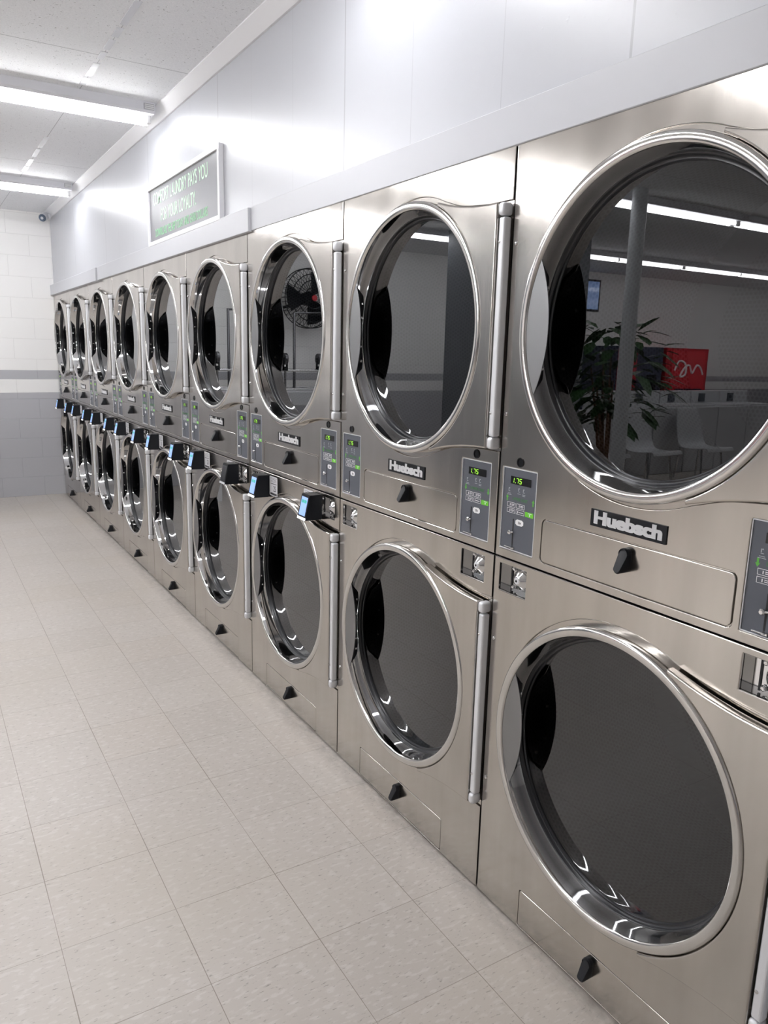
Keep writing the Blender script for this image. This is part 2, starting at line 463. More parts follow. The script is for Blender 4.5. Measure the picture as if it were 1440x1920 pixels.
def build_dryer(loc, label):
    D = empty('stacked_dryer', loc, label, 'dryer', 'row of stacked tumble dryers')
    # shell
    bm = bmesh.new()
    x0, x1 = .015, .86; yl, yr = -.004, -(W - .004); t = .004
    box(bm, x0, x1, yl - t, yl, .0, H - .002); box(bm, x0, x1, yr, yr + t, .0, H - .002)
    box(bm, x1 - t, x1, yr + t, yl - t, .0, H - .002)
    box(bm, x0, x1 - t, yr + t, yl - t, .0, .004); box(bm, x0, x1 - t, yr + t, yl - t, H - .006, H - .002)
    box(bm, x0, x1 - t, yr + t, yl - t, SP - .002, SP + .002)
    link('cabinet', bm, 'cabinet', D)
    # upper outer sheet
    nt = notch(ZU, .3160)
    outer = [(GAP, SP + .0022), (W - GAP, SP + .0022)] + nt[::-1] + [(W - GAP, H - .001), (GAP, H - .001)]
    loops = [outer, rrect(*PL, .003), rrect(*PR, .003), rrect(LINT[0] - .0028, LINT[1] + .0032, LINT[2] - .0022, LINT[3] + .003, .015)]
    link('upper_front_panel', sheet(loops, 0, .0044, .0021), 'steel', D)
    ntl = notch(ZL)
    outer = [(GAP, .004), (W - GAP, .004)] + ntl[::-1] + [(W - GAP, SP - .0022), (GAP, SP - .0022)]
    loops = [outer, rrect(*LKL, .002), rrect(*LKR, .002), rrect(TOE[0] - .0018, TOE[1] + .0022, TOE[2] - .0016, TOE[3] + .0018, .008)]
    link('lower_front_panel', sheet(loops, 0, .0044, .0021), 'steel', D)
    # recessed sheets behind
    link('upper_recessed_panel', sheet([rrect(GAP + .001, W - GAP - .001, SP + .003, H - .002, .0), circ(AC, ZU, .352)], .0048, .003), 'steel', D)
    link('lower_recessed_panel', sheet([rrect(GAP + .001, W - GAP - .001, .005, SP - .003, .0), circ(AC, ZL, .352),
                                        rrect(*LKL, .0), rrect(*LKR, .0)], .0048, .003), 'steel', D)
    for zc in (ZU, ZL):
        dr = LA([(.352, .0115), (.352, .075), (.405, .075), (.405, .66), (.0, .66)], 0, 0, 96)
        o = link('drum', dr, 'drum', D, sharp=math.radians(40)); o.location = (0, -AC, zc)
        build_door(D, zc)
    # frame screws at the left edge and plugs
    for z in (ZU + .210, ZU - .215, ZL + .210, ZL - .215):
        bm = bmesh.new(); screw(bm, 0, .0155, z, .0062, .004); link('screw', bm, 'chrome', D)
    for a in (PL[0] + .0665, PR[0] + .0655):
        link('hole_plug', LA([(0, -.0012), (.0085, -.0012), (.009, -.0028), (.0122, -.0028), (.0128, -.001), (.0128, .0005)], a, 1.3025, 32), 'blackgloss', D)
    # lint doors
    for kind, (a0, a1, z0, z1), rr, kz in (('u', LINT, .013, 1.1445), ('l', TOE, .007, .0915)):
        ld = link('lint_door', sheet([rrect(a0, a1, z0, z1, rr)], .0006, .004, .0018), 'steel', D)
        latch(ld, .4480, kz + .003)
    # control panels
    control(D, PL, 'UPPER UNIT', 1); control(D, PR, 'LOWER UNIT', -1)
    for q in (LKL, LKR): lock(D, q)
    # badge
    bd = link('name_badge', sheet([rrect(.336, .548, 1.190, 1.2305, .0015)], -.0028, .003, .0006), 'black', D)
    bm = bmesh.new()
    for dx in (-.0027, -.0009, .0009, .0027):
        for dz in (-.0012, .0012):
            tm = text('Huebsch', .0405, -.0030, .442 + dx, 1.2105 + dz, 1.36, .0004, .0006, spacing=.985)
            bm.from_mesh(tm); bpy.data.meshes.remove(tm)
    link('lettering', bm, 'white', bd)
    return D

def latch(parent, a, z):
    """flip latch: round top with a dished face, flared tail to lower left"""
    bm = bmesh.new()
    c0 = (a, z, .0138); c1 = (a + .001, z - .0315, .0110)
    d = Vector((c1[0] - c0[0], c1[1] - c0[1])); L = d.length; u = d / L; p = Vector((-u.y, u.x))
    out = []
    t0 = math.atan2(-u.y, -u.x)
    for i in range(17):
        t = t0 - PI/2 - .1 + (PI + .2) * i / 16; out.append((c0[0] + c0[2]*math.cos(t), c0[1] + c0[2]*math.sin(t), 0))
    t1 = math.atan2(u.y, u.x)
    for i in range(13):
        t = t1 - PI/2 + PI * i / 12; out.append((c1[0] + c1[2]*math.cos(t), c1[1] + c1[2]*math.sin(t), 1))
    def depth(aa, zz):
        s = ((aa - c0[0]) * u.x + (zz - c0[1]) * u.y) / L
        return -.012 - .016 * max(0, min(1.25, s + .1))
    bot = [bm.verts.new((.0006, -q[0], q[1])) for q in out]
    cx, cz = a, z - .012
    rim = [bm.verts.new((depth(q[0], q[1]) + .003, -q[0], q[1])) for q in out]
    top = [bm.verts.new((depth(q[0], q[1]), -(cx + (q[0] - cx) * .88), cz + (q[1] - cz) * .88)) for q in out]
    n = len(out)
    for i in range(n):
        j = (i + 1) % n
        bm.faces.new((bot[i], bot[j], rim[j], rim[i])); bm.faces.new((rim[i], rim[j], top[j], top[i]))
    bm.faces.new(top); bm.faces.new(bot[::-1])
    k = link('latch_knob', bm, 'black', parent, sharp=math.radians(35))
    link('knob_dish', LA([(.0098, -.0118), (.0112, -.0142), (.0122, -.0142), (.0132, -.0105)], a, z + .0005, 32), 'black', k, sharp=math.radians(60))
    return k

def build_door(D, zc):
    """hinge plate is the door mesh; ring, bowl, glass, grip, hinge are its parts"""
    def ctr(pts): return [(AC + a, zc + z) for a, z in pts]
    top = spline2([(.155, .3475), (.225, .3295), (.300, .3170), (.36, .3115), (.4185, .3095)], 6)
    ri = .3715
    t0 = math.atan2(.3385, .1530)
    arc = [(ri * math.cos(t), ri * math.sin(t)) for t in [-t0 + 2 * t0 * i / 48 for i in range(49)]]   # bottom to top
    outline = top + [(a, -z) for a, z in top[::-1]] + arc
    door = link('door', sheet([ctr(outline)], -.0295, .0265, .0045, 3), 'steel', D)
    # ring: outer skirt and flat rim
    ring = [(.3695, .008), (.3705, -.020), (.3695, -.0265), (.3655, -.0298), (.3615, -.0305), (.3535, -.0305), (.3485, -.0290), (.3455, -.0255)]
    link('door_ring', LA(ring + [(.3440, -.018), (.3600, .006)], AC, zc, 160, closed=True), 'ring', door, sharp=math.radians(60))
    bowl = [(.3450, -.0245), (.3425, -.015), (.3400, .0), (.3380, .016), (.3365, .0215), (.3400, .0225), (.3435, .0)]
    link('door_bowl', LA(bowl, AC, zc, 160, closed=True), 'bowl', door, sharp=math.radians(40))
    gas = [(.3410, .0210), (.3360, .0210), (.3335, .0245), (.3325, .0300), (.3290, .0325), (.3255, .0315), (.3230, .0350), (.3230, .046), (.3410, .046)]
    link('door_gasket', LA(gas, AC, zc, 160, closed=True), 'rubber', door, sharp=math.radians(60))
    link('glass_pane', LA([(0, .0360), (.3240, .0360), (.3240, .0400), (0, .0400)], AC, zc, 128), 'glass', door)
    # grip: lens plate bridging the left of the ring, and the bracket screwed to the bowl
    E = .158; ea = math.sqrt(.3442**2 - E**2); bul = .2690
    left = [(-.3442 * math.cos(t), .3442 * math.sin(t)) for t in [math.asin(E / .3442) * (1 - 2 * i / 24) for i in range(25)]]
    sag = ea - bul; RR = (E*E + sag*sag) / (2 * sag)
    ph = math.asin(E / RR)
    def bow(s):                                        # s -1..1, right edge of the lens
        t = ph * s; return (-bul - RR + RR * math.cos(t), RR * math.sin(t))
    right = [bow(-1 + 2 * i / 24) for i in range(25)]
    grip = link('grip_plate', sheet([ctr(left + right[1:-1])], -.0262, .0026, .0008), 'grip', door)
    bm = bmesh.new(); A = []; B = []
    for i in range(25):
        s = -.93 + 1.86 * i / 24
        a, z = bow(s); A.append((-.0240, -(AC + a), zc + z))
        zz = .112 * (i / 12 - 1); w = 1 - .25 * max(0, abs(i / 12 - 1) - .72) / .28
        aa = -math.sqrt(.3355**2 - zz**2) + .001
        B.append((.0170 * w - .0240 * (1 - w), -(AC + aa * w + a * (1 - w)), zc + zz * w + z * (1 - w)))
    va = [bm.verts.new(p) for p in A]; vb = [bm.verts.new(p) for p in B]
    va2 = [bm.verts.new((p[0], p[1] + .0015, p[2])) for p in A]; vb2 = [bm.verts.new((p[0], p[1] + .0015, p[2])) for p in B]
    for i in range(24):
        bm.faces.new((va[i], va[i+1], vb[i+1], vb[i])); bm.faces.new((va2[i], vb2[i], vb2[i+1], va2[i+1]))
        bm.faces.new((va[i], va2[i], va2[i+1], va[i+1])); bm.faces.new((vb[i], vb[i+1], vb2[i+1], vb2[i]))
    bm.faces.new((va[0], vb[0], vb2[0], va2[0])); bm.faces.new((va[-1], va2[-1], vb2[-1], vb[-1]))
    link('grip_bracket', bm, 'gripdark', door, sharp=math.radians(40))
    for i, f in ((3, .62), (8, .30), (16, .30), (21, .62)):
        p = Vector(A[i]).lerp(Vector(B[i]), f)
        nrm = (Vector(B[i]) - Vector(A[i])).cross(Vector(A[i+1]) - Vector(A[i])).normalized()
        if nrm.y > 0: nrm = -nrm
        bm = bmesh.new(); cyl(bm, p - nrm * .001, p + nrm * .003, .0052, .004, 12)
        link('screw', bm, 'chrome', door)
    # hinge
    link('hinge_rod', BX(-.0255, -.001, -(.8925), -(.8700), zc - .2765, zc + .2745, bev=.0055, seg=3), 'alu', door)
    for s in (1, -1):
        z0, z1 = sorted((zc + s * .2775, zc + s * .3095))
        link('hinge_cap', BX(-.0295, .004, -(.8915), -(.8680), z0, z1, bev=.0085, seg=4), 'alu', door, sharp=math.radians(30))
        bm = bmesh.new(); screw(bm, -.0255, .8765, zc + s * .215, .0040, .0016); link('screw', bm, 'chrome', door)

SEG = {'1': 'bc', '7': 'abc', '5': 'afgcd'}
def control(D, rect, unit, up):
    a0, a1, z0, z1 = rect
    P = link('control_panel', sheet([rrect(a0 + .0004, a1 - .0004, z0 + .0004, z1 - .0004, .002)], .0030, .0015), 'panel', D)
    A = lambda a: a0 + a - .016
    X = .0030
    fr = sheet([rrect(a0 + .0003, a1 - .0003, z0 + .0003, z1 - .0003, .0025), rrect(a0 + .0025, a1 - .0025, z0 + .0025, z1 - .0025, .002)], .0008, .0030, .0008)
    link('panel_frame', fr, 'alu', P)
    disp = link('price_display', sheet([rrect(A(.046), A(.124), 1.2425, 1.2625, .001)], X - .0008, .0009), 'blackgloss', P)
    # 1.75 in seven segments, slightly slanted
    bm = bmesh.new(); w, h, th = .0072, .0122, .0017
    def seg(ca, cz, s):
        q = {'a': (-w/2, w/2, h/2 - th/2, h/2 + th/2), 'g': (-w/2, w/2, -th/2, th/2), 'd': (-w/2, w/2, -h/2 - th/2, -h/2 + th/2),
             'f': (-w/2 - th/2, -w/2 + th/2, .0006, h/2 - .0004), 'b': (w/2 - th/2, w/2 + th/2, .0006, h/2 - .0004),
             'e': (-w/2 - th/2, -w/2 + th/2, -h/2 + .0004, -.0006), 'c': (w/2 - th/2, w/2 + th/2, -h/2 + .0004, -.0006)}[s]
        vs = box(bm, X - .0013, X - .0007, 0, 1, q[2], q[3])
        for v in vs:
            aa = q[0] if v.co.y < .5 else q[1]
            v.co = (v.co.x, -(ca + aa + v.co.z * .14), cz + v.co.z)
    for i, ch in enumerate('175'):
        for s in SEG[ch]: seg(A(.0595 + .0125 * i + (-.004 if ch == '1' else 0)), 1.2525, s)
    box(bm, X - .0013, X - .0007, -A(.0655), -A(.0635), 1.2455, 1.2475)
    link('price_digits', bm, 'digit', disp)
    # printed icons and captions
    bm = bmesh.new()
    def bar(x0, x1, zz0, zz1): box(bm, X - .0003, X + .0002, -x1, -x0, zz0, zz1)
    for ca, cz in ((.0425, 1.2205), (.0805, 1.2235), (.0985, 1.2235)):
        bar(A(ca - .0035), A(ca - .0015), cz + .003, cz + .010); bar(A(ca - .0035), A(ca + .003), cz + .0005, cz + .0018)
        bar(A(ca - .001), A(ca + .0015), cz + .008, cz + .0105); bar(A(ca - .006), A(ca + .006), cz - .005, cz - .0038)
        if ca != .0805: bar(A(ca - .0085 if ca < .05 else ca - .005), A(ca + .0085 if ca < .05 else ca + .005), cz - .0085, cz - .0073)
    link('printed_icons', bm, 'dimwhite', P)
    link('unit_caption', text(unit, .0118, X - .0002, A(.0855), 1.2035, .92, .0001, .0002), 'dgreen', P)
    for ca, cz in ((.0355, 1.2035), (.1355, 1.2035)):
        s = up
        pts = [(-.0022, -.0085*s), (.0022, -.0085*s), (.0022, .001*s), (.0052, .001*s), (0, .0088*s), (-.0052, .001*s), (-.0022, .001*s)]
        link('arrow_mark', sheet([[(A(ca) + x, cz + z) for x, z in pts]], X - .0003, .0004), 'green', P)
    for i, (x0, x1, q0, q1) in enumerate(((.037, .0685, 1.1805, 1.193), (.0725, .104, 1.1805, 1.193), (.037, .0685, 1.165, 1.1775), (.0725, .104, 1.165, 1.1775))):
        kx = link('key', sheet([rrect(A(x0), A(x1), q0, q1, .0008), rrect(A(x0) + .0009, A(x1) - .0009, q0 + .0009, q1 - .0009, .0004)], X - .0003, .0004), 'white', P)
        bm = bmesh.new()
        if i < 3:
            bar(A(x0 + .0105), A(x0 + .0125), q0 + .003, q1 - .003); bar(A(x0 + .016), A(x0 + .0275), q0 + .0072, q0 + .0086); bar(A(x0 + .016), A(x0 + .0255), q0 + .0038, q0 + .0052)
        else:
            bar(A(x0 + .006), A(x0 + .008), q0 + .003, q1 - .003); bar(A(x0 + .011), A(x0 + .0275), q0 + .0052, q0 + .0068)
        link('key_mark', bm, 'white', kx)
    gk = link('start_key', sheet([rrect(A(.108), A(.1385), 1.1645, 1.1775, .0008)], X - .0004, .0005), 'lgreen', P)
    bm = bmesh.new(); box(bm, X - .0007, X - .0003, -A(.133), -A(.119), 1.1738, 1.1752); box(bm, X - .0007, X - .0003, -A(.127), -A(.124), 1.167, 1.1722)
    link('key_mark', bm, 'white', gk)
    # coin chute
    sl = link('coin_slot', sheet([rrect(A(.0625), A(.0668), 1.0765, 1.1505, .002)], X - .0004, .0006), 'slot', P)
    bm = bmesh.new()
    lathe(bm, [(0, X - .013), (.004, X - .0125), (.0062, X - .010), (.0062, X - .006), (.003, X - .003), (.003, X)], A(.0610), 1.1145, 20)
    cyl(bm, (X - .008, -A(.061), 1.1145), (X - .006, -A(.0725), 1.1165), .0026, .0022, 10)
    link('coin_plunger', bm, 'chrome', sl)
    bm = bmesh.new()
    box(bm, X - .013, X, -A(.073), -A(.046), 1.0738, 1.0765, bev=.001, seg=1); box(bm, X - .004, X, -A(.074), -A(.061), 1.069, 1.0745, bev=.001, seg=1)
    link('coin_tray', bm, 'chrome', sl)
    cl = link('coin_caption', sheet([[(A(.073), 1.1395), (A(.079), 1.1355), (A(.0975), 1.1355), (A(.1035), 1.1395), (A(.1035), 1.1475), (A(.0975), 1.1515), (A(.079), 1.1515), (A(.073), 1.1475)]], X - .0004, .0005), 'white', P)
    link('caption_print', text('25¢', .0085, X - .0006, A(.0885), 1.1432, .9, .0002, .0001), 'ink', cl)

def lock(D, rect):
    a0, a1, z0, z1 = rect; d = .026
    bm = bmesh.new(); t = .0012
    box(bm, d, d + t, -a1, -a0, z0, z1)
    for (p, q, r, s) in ((a0 - t, a0, z0 - t, z1 + t), (a1, a1 + t, z0 - t, z1 + t), (a0, a1, z0 - t, z0), (a0, a1, z1, z1 + t)):
        box(bm, .0012, d + t, -q, -p, r, s)
    L = link('coin_box_lock', bm, 'chrome', D)
    ca, cz = a0 + .071, z0 + .0405
    link('lock_housing', LA([(0, .001), (.0105, .001), (.0130, .0025), (.0155, .006), (.0245, .0105), (.0305, .018), (.0315, d)], ca, cz, 48), 'chrome', L, sharp=math.radians(35))
    link('lock_cylinder', LA([(0, -.0008), (.0075, -.0008), (.0088, .0005), (.0088, .002)], ca, cz, 32), 'alu', L)
    link('keyhole', LA([(0, -.0016), (.0030, -.0016), (.0034, -.0006), (.0034, 0)], ca, cz, 20), 'slot', L)
    link('lock_bolt_slot', BX(.0235, d + .0004, -(a0 + .0285), -(a0 + .0245), z0 + .003, z1 - .003), 'slot', L)
    for dz in (.012, .064):
        bm = bmesh.new(); screw(bm, d - .004, a0 + .037, z0 + dz, .0065, .006); cyl(bm, (d - .003, -(a0 + .037), z0 + dz), (d, -(a0 + .037), z0 + dz), .0045)
        link('screw', bm, 'chrome', L)

def dup_tree(o, parent=None):
    c = o.copy(); C.objects.link(c)
    if parent: c.parent = parent
    for ch in list(KIDS.get(o, ())): dup_tree_child(ch, c)
    return c
def dup_tree_child(ch, c):
    d = ch.copy(); C.objects.link(d); d.parent = c
    for g in KIDS.get(ch, ()): dup_tree_child(g, d)
KIDS = {}
def index_children(root):
    for o in [root] + list(root.children_recursive):
        KIDS[o] = list(o.children)

SEATS = ['nearest stacked stainless dryer, its upper door cut off by the right edge',
         'second stacked stainless dryer from the front, without card readers',
         'third stacked stainless dryer from the front, with a sticker numbered 25',
         'fourth stacked stainless dryer from the front, its right card reader dark and unlit',
         'fifth stacked stainless dryer from the front, in the middle of the row',
         'sixth stacked stainless dryer from the front, fourth from the block wall',
         'seventh stacked stainless dryer from the front, third from the block wall',
         'eighth stacked stainless dryer from the front, second from the block wall',
         'farthest stacked stainless dryer, standing against the block wall']
first = build_dryer((0, 0, 0), SEATS[0])
index_children(first)
dryers = [first]
for k in range(2, 10):
    d = dup_tree(first); d.location = (0, (k - 1) * W, 0); d['label'] = SEATS[k - 1]; dryers.append(d)

# stickers with machine numbers on the third to ninth dryer (part of the machine)
def sticker(D, a0, num):
    a1 = a0 + .084
    s = link('number_sticker', sheet([rrect(a0, a1, .940, 1.0265, .007)], -.0008, .0008), 'sticker', D)
    bm = bmesh.new()
    for i, zz in enumerate((1.0185, 1.0130, 1.0075, 1.0020, .9930)):
        box(bm, -.0011, -.0007, -(a1 - .008 - .004 * (i % 2)), -(a0 + .008 + .003 * (i % 3)), zz, zz + (.0013 if i < 4 else .003))
    box(bm, -.0011, -.0007, -(a1 - .006), -(a0 + .010), .9445, .9535)
    link('sticker_print', bm, 'ink', s)
    link('sticker_number', text(num, .036, -.0010, a0 + .056, .9725, .78, .0002, .0002), 'ink', s)
for k in range(3, 10):
    n = 25 - 2 * (k - 3)
    sticker(dryers[k - 1], .2350, str(n)); sticker(dryers[k - 1], .5860, str(n + 1))

# card readers
def build_reader(lit):
    R = bpy.data.objects.new('card_reader', None); C.objects.link(R); R.empty_display_size = .05
    h, w = .099, .072
    dt, db = -.054, -.075
    bm = bmesh.new()
    hexa(bm, [(-.0005, 0, 0), (-.0005, -w, 0), (-.0005, -w, h), (-.0005, 0, h), (db, 0, .001), (db, -w, .001), (dt, -w, h), (dt, 0, h)])
    bmesh.ops.bevel(bm, geom=bm.edges[:], offset=.0025, segments=2, affect='EDGES')
    link('housing', bm, 'black', R, sharp=math.radians(30))
    def face(bm, u0, u1, v0, v1, o0, o1):              # u across 0..w, v up 0..h, o = stand-off
        def P(u, v, o): return (db + (dt - db) * v / h - o, -u, v)
        hexa(bm, [P(u0, v0, o0), P(u1, v0, o0), P(u1, v1, o0), P(u0, v1, o0), P(u0, v0, o1), P(u1, v0, o1), P(u1, v1, o1), P(u0, v1, o1)])
    bm = bmesh.new(); face(bm, .010, w - .010, .017, .088, -.001, .0006)
    s = link('touch_screen', bm, 'screen' if lit else 'screenoff', R)
    if lit:
        for u in (.0155, .0375):
            bm = bmesh.new(); face(bm, u, u + .019, .065, .077, 0, .0010); link('screen_tile', bm, 'screentile', s)
    bm = bmesh.new(); face(bm, .002, w - .002, .0015, .0105, -.001, .0012); link('light_bar', bm, 'barlit' if lit else 'sticker', R)
    return R
RD = []
proto = None
names = {3: 'third', 4: 'fourth', 5: 'fifth', 6: 'sixth', 7: 'seventh', 8: 'eighth', 9: 'ninth'}
for k in range(3, 10):
    for side, a in (('left', .1600), ('right', .6800)):
        off = (k == 4 and side == 'right')
        if proto is None:
            proto = build_reader(True); index_children(proto); r = proto
        elif off: r = build_reader(False)
        else: r = dup_tree(proto)
        r.location = (0, (k - 1) * W - a, .9285)
        if off: lab = 'black card reader with a dark unlit screen, beside the lock of the fourth dryer'
        elif k == 3: lab = {'left': 'black card reader with lit blue screen, left of the sticker numbered 25', 'right': 'nearest black card reader with lit blue screen, beside the lock of the third dryer'}[side]
        elif k == 9 and side == 'left': lab = 'farthest black card reader, in front of the grey block wall'
        else: lab = 'black card reader on the %s side of the %s dryer from the front' % (side, names[k])
        setp(r, lab, 'card reader', 'card readers on the dryers')

# ------------------------------------------------------------------ the room
X0, X1 = -12.6, .006; Y0, YW = -6.0, 7.165; ZC = 2.863
def struct(name, bm, m, **k):
    o = link(name, bm, m, **k); o['kind'] = 'structure'; return o
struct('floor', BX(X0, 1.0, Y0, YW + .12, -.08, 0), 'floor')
struct('ceiling', BX(X0, 1.0, Y0, YW + .12, ZC, ZC + .08), 'ceil')
struct('wall_far', BX(X0, .0145 + .9, YW, YW + .12, 0, ZC), 'block')
struct('wall_right', BX(X1, .12, Y0, YW, 2.0802, ZC), 'paint')
struct('wall_right_lower', BX(.0, .10, Y0, -W - .004, 0, 2.0802), 'paint')
struct('wall_back', BX(.90, 1.0, Y0, YW, 0, ZC), 'greywall')
struct('wall_left', BX(X0 - .1, X0, Y0, YW + .12, 0, ZC), 'block')
struct('wall_near', BX(X0, 1.0, Y0 - .1, Y0, 0, ZC), 'block')
# boards over the machines, cove moulding under the ceiling
struct('trim_1', BX(-.004, X1, Y0, 1.735, 2.0765, 2.175, bev=.002, seg=1), 'fascia')
struct('trim_2', BX(-.017, X1, 1.737, 4.90, 2.0725, 2.172, bev=.002, seg=1), 'fascia')
struct('trim_3', BX(-.030, X1, 4.902, YW, 2.068, 2.168, bev=.002, seg=1), 'fascia')
bm = bmesh.new()
prof = [(.006, ZC), (-.058, ZC), (-.058, ZC - .006), (-.036, ZC - .022), (-.012, ZC - .044), (-.004, ZC - .050), (.006, ZC - .050)]
A = [bm.verts.new((x, Y0, z)) for x, z in prof]; B = [bm.verts.new((x, YW, z)) for x, z in prof]
for i in range(len(prof)):
    j = (i + 1) % len(prof); bm.faces.new((A[i], A[j], B[j], B[i]))
bm.faces.new(A); bm.faces.new(B[::-1])
struct('trim_4', bm, 'cove')
# shiny tape along the ceiling seam, in worn pieces
for i, (ya, yb) in enumerate(((1.72, 1.98), (2.02, 2.13), (2.17, 2.30), (2.33, 2.44), (2.50, 2.70), (2.74, 2.86), (4.05, 4.35), (4.40, 4.66), (4.75, 4.98), (5.02, 5.2))):
    struct('trim_%d' % (5 + i), BX(-.470, -.440, ya, yb, ZC - .0015, ZC + .001), 'tape')
struct('wall_partition', BX(-5.02, -3.62, 4.70, 5.40, 0, ZC), 'greywall')
wn = struct('window_1', BX(-7.78, -7.26, YW - .03, YW - .001, 2.28, 2.75), 'ink')
link('pane', BX(-7.75, -7.29, YW - .035, YW - .029, 2.31, 2.72), 'skyglass', wn)

# ------------------------------------------------------------------ ceiling lights
LROW = 'strip lights across the ceiling'
def build_light():
    L = bpy.data.objects.new('strip_light', None); C.objects.link(L)      # origin at its wall end, on the ceiling; runs to -x
    n = 2.50
    bm = bmesh.new()
    pr = [(-.096, 0), (.096, 0), (.096, -.042), (.086, -.054), (-.086, -.054), (-.096, -.042)]
    A = [bm.verts.new((0, y, z)) for y, z in pr]; B = [bm.verts.new((-n, y, z)) for y, z in pr]
    for i in range(6):
        j = (i + 1) % 6; bm.faces.new((A[i], A[j], B[j], B[i]))
    bm.faces.new(A); bm.faces.new(B[::-1])
    link('housing', bm, 'fixture', L)
    bm = bmesh.new(); box(bm, -.060, -.004, -.0972, -.0955, -.040, -.008)
    vent = link('end_label', bm, 'fixturegrey', L)
    bm = bmesh.new()
    for z in (-.015, -.024, -.033): box(bm, -.054, -.006, -.0982, -.0968, z - .0025, z + .0025)
    link('label_lines', bm, 'socket', vent)
    for s in (-.030, .030):
        for x0 in (-.035, -1.275):
            bm = bmesh.new(); cyl(bm, (x0, s, -.073), (x0 - 1.195, s, -.073), .0165, seg=12)
            link('tube', bm, 'tube', L, sharp=math.radians(40))
        for x0 in (-.020, -1.2525, -2.485):
            link('lamp_holder', BX(x0 - .012, x0 + .012, s - .013, s + .013, -.094, -.050, bev=.003, seg=1), 'socket', L)
    return L
lp = None
rows = [(.53, 'above'), (3.03, 'near'), (5.53, 'far')]
for y, nm in rows:
    for i in range(3 if nm == 'above' else 5):
        if lp is None: o = lp = build_light(); index_children(lp)
        else: o = dup_tree(lp)
        o.location = (-.070 - 2.505 * i, y, ZC)
        nth = ['first', 'second', 'third', 'fourth', 'fifth'][i]
        if nm == 'near': lab = 'nearer white strip light in view, ending at the wall above the charcoal sign' if i == 0 else nth + ' strip light from the dryer wall in the row beside the charcoal sign'
        elif nm == 'far': lab = 'farther white strip light in view, ending near the security camera' if i == 0 else nth + ' strip light from the dryer wall in the row nearest the block wall'
        elif nm == 'above': lab = nth + ' strip light from the dryer wall in the row above the second dryer'
        else: lab = nth + ' strip light from the dryer wall in the row behind the viewpoint'
        setp(o, lab, 'ceiling light', LROW)

# ------------------------------------------------------------------ sign
def wallform(me, x, y0, z0):
    """mesh drawn in (a,z) with a measured from y0 towards the camera"""
    me.transform(Matrix.Translation((0, y0, z0))); return me
S = empty('wall_sign', (.006, 3.365, 2.166), 'charcoal framed sign with pale green lettering hung on the white wall above the dryers', 'sign')
SW, SH = 1.275, .338
link('sign_frame', sheet([rrect(0, SW, 0, SH, .001), rrect(.026, SW - .026, .024, SH - .024, .0005)], -.024, .024, .002), 'signframe', S)
bd = link('sign_board', sheet([rrect(.025, SW - .025, .023, SH - .023, 0)], -.014, .012), 'signboard', S)
link('headline', text('COMFORT LAUNDRY PAYS YOU', .098, -.0145, .600, .252, .70, .0004, .0004, spacing=.95), 'signwhite', bd)
link('headline', text('FOR YOUR LOYALTY.', .098, -.0145, .580, .150, .70, .0004, .0004, spacing=.95), 'signwhite', bd)
link('subline', text('DOWNLOAD THE APP TODAY AND EARN DOLLARS', .062, -.0145, .605, .064, .65, .0002, .0004, spacing=.95), 'signgreen', bd)

# ------------------------------------------------------------------ security camera in the corner
K = empty('security_camera', (-.050, 6.93, 2.800), 'small grey security camera in the far ceiling corner above the dryers', 'camera')
bm = bmesh.new(); cyl(bm, (.032, .03, .012), (.012, .03, .012), .034, .030, 20); cyl(bm, (.012, .03, .012), (-.012, .012, .004), .011, .011, 12)
link('mount', bm, 'camwhite', K, sharp=math.radians(40))
bm = bmesh.new(); cyl(bm, (-.002, .045, .014), (-.052, -.045, -.022), .034, .038, 24)
link('body', bm, 'camwhite', K, sharp=math.radians(40))
bm = bmesh.new(); cyl(bm, (-.050, -.043, -.021), (-.056, -.053, -.025), .036, .030, 24)
ln = link('lens_window', bm, 'camlens', K, sharp=math.radians(40))
bm = bmesh.new(); cyl(bm, (-.0545, -.0505, -.0245), (-.058, -.057, -.027), .015, .012, 20); link('lens', bm, 'camwhite', ln, sharp=math.radians(40))

# ------------------------------------------------------------------ what the door glass mirrors: the rest of the laundry
cl = link('support_pole', BX(0, 1, 0, 1, 0, 1), 'pole')
bm = bmesh.new(); cyl(bm, (-3.56, 2.80, 0), (-3.56, 2.80, ZC), .060, seg=32); bmesh.ops.recalc_face_normals(bm, faces=bm.faces[:]); bm.to_mesh(cl.data); bm.free(); finish(cl.data, math.radians(30))
setp(cl, 'round white support pole mirrored in the nearest upper door glass', 'pole')

def script_curve(bm, pts, r, y, sx=1, sz=1, ox=0, oz=0):
    P = spline2(pts, 8); pipe(bm, [(ox + a * sx, y, oz + z * sz) for a, z in P], r, 6)
# drinks machines on the far wall
V = empty('vending_machine', (-7.95, 6.75, 0), 'red and dark blue drinks machine mirrored at left of the nearest upper door', 'vending machine', 'drinks machines on the far wall')
link('body', BX(-.50, .52, -.37, .38, 0, 1.76, bev=.01, seg=1), 'navy', V)
p = link('side_banner', BX(.10, .50, -.386, -.3705, .10, 1.73), 'red', V)
bm = bmesh.new(); script_curve(bm, [(.0, .2), (.09, .12), (.03, .0), (-.06, .08), (.02, .26), (.1, .42), (.04, .56), (-.05, .44), (.03, .4), (.11, .62), (.08, .78)], .012, -.390, 1, 1.1, .28, .55)
link('banner_script', bm, 'white', p)
link('selection_strip', BX(-.36, -.16, -.382, -.3705, .5, 1.35), 'blackgloss', V)
V2 = empty('vending_machine', (-9.05, 6.75, 0), 'red drinks machine with lit front mirrored beside the perforated drum', 'vending machine', 'drinks machines on the far wall')
link('body', BX(-.48, .52, -.37, .38, 0, 1.76, bev=.01, seg=1), 'red', V2)
p = link('front_panel', BX(-.40, .40, -.386, -.3705, .95, 1.72), 'redlit', V2)
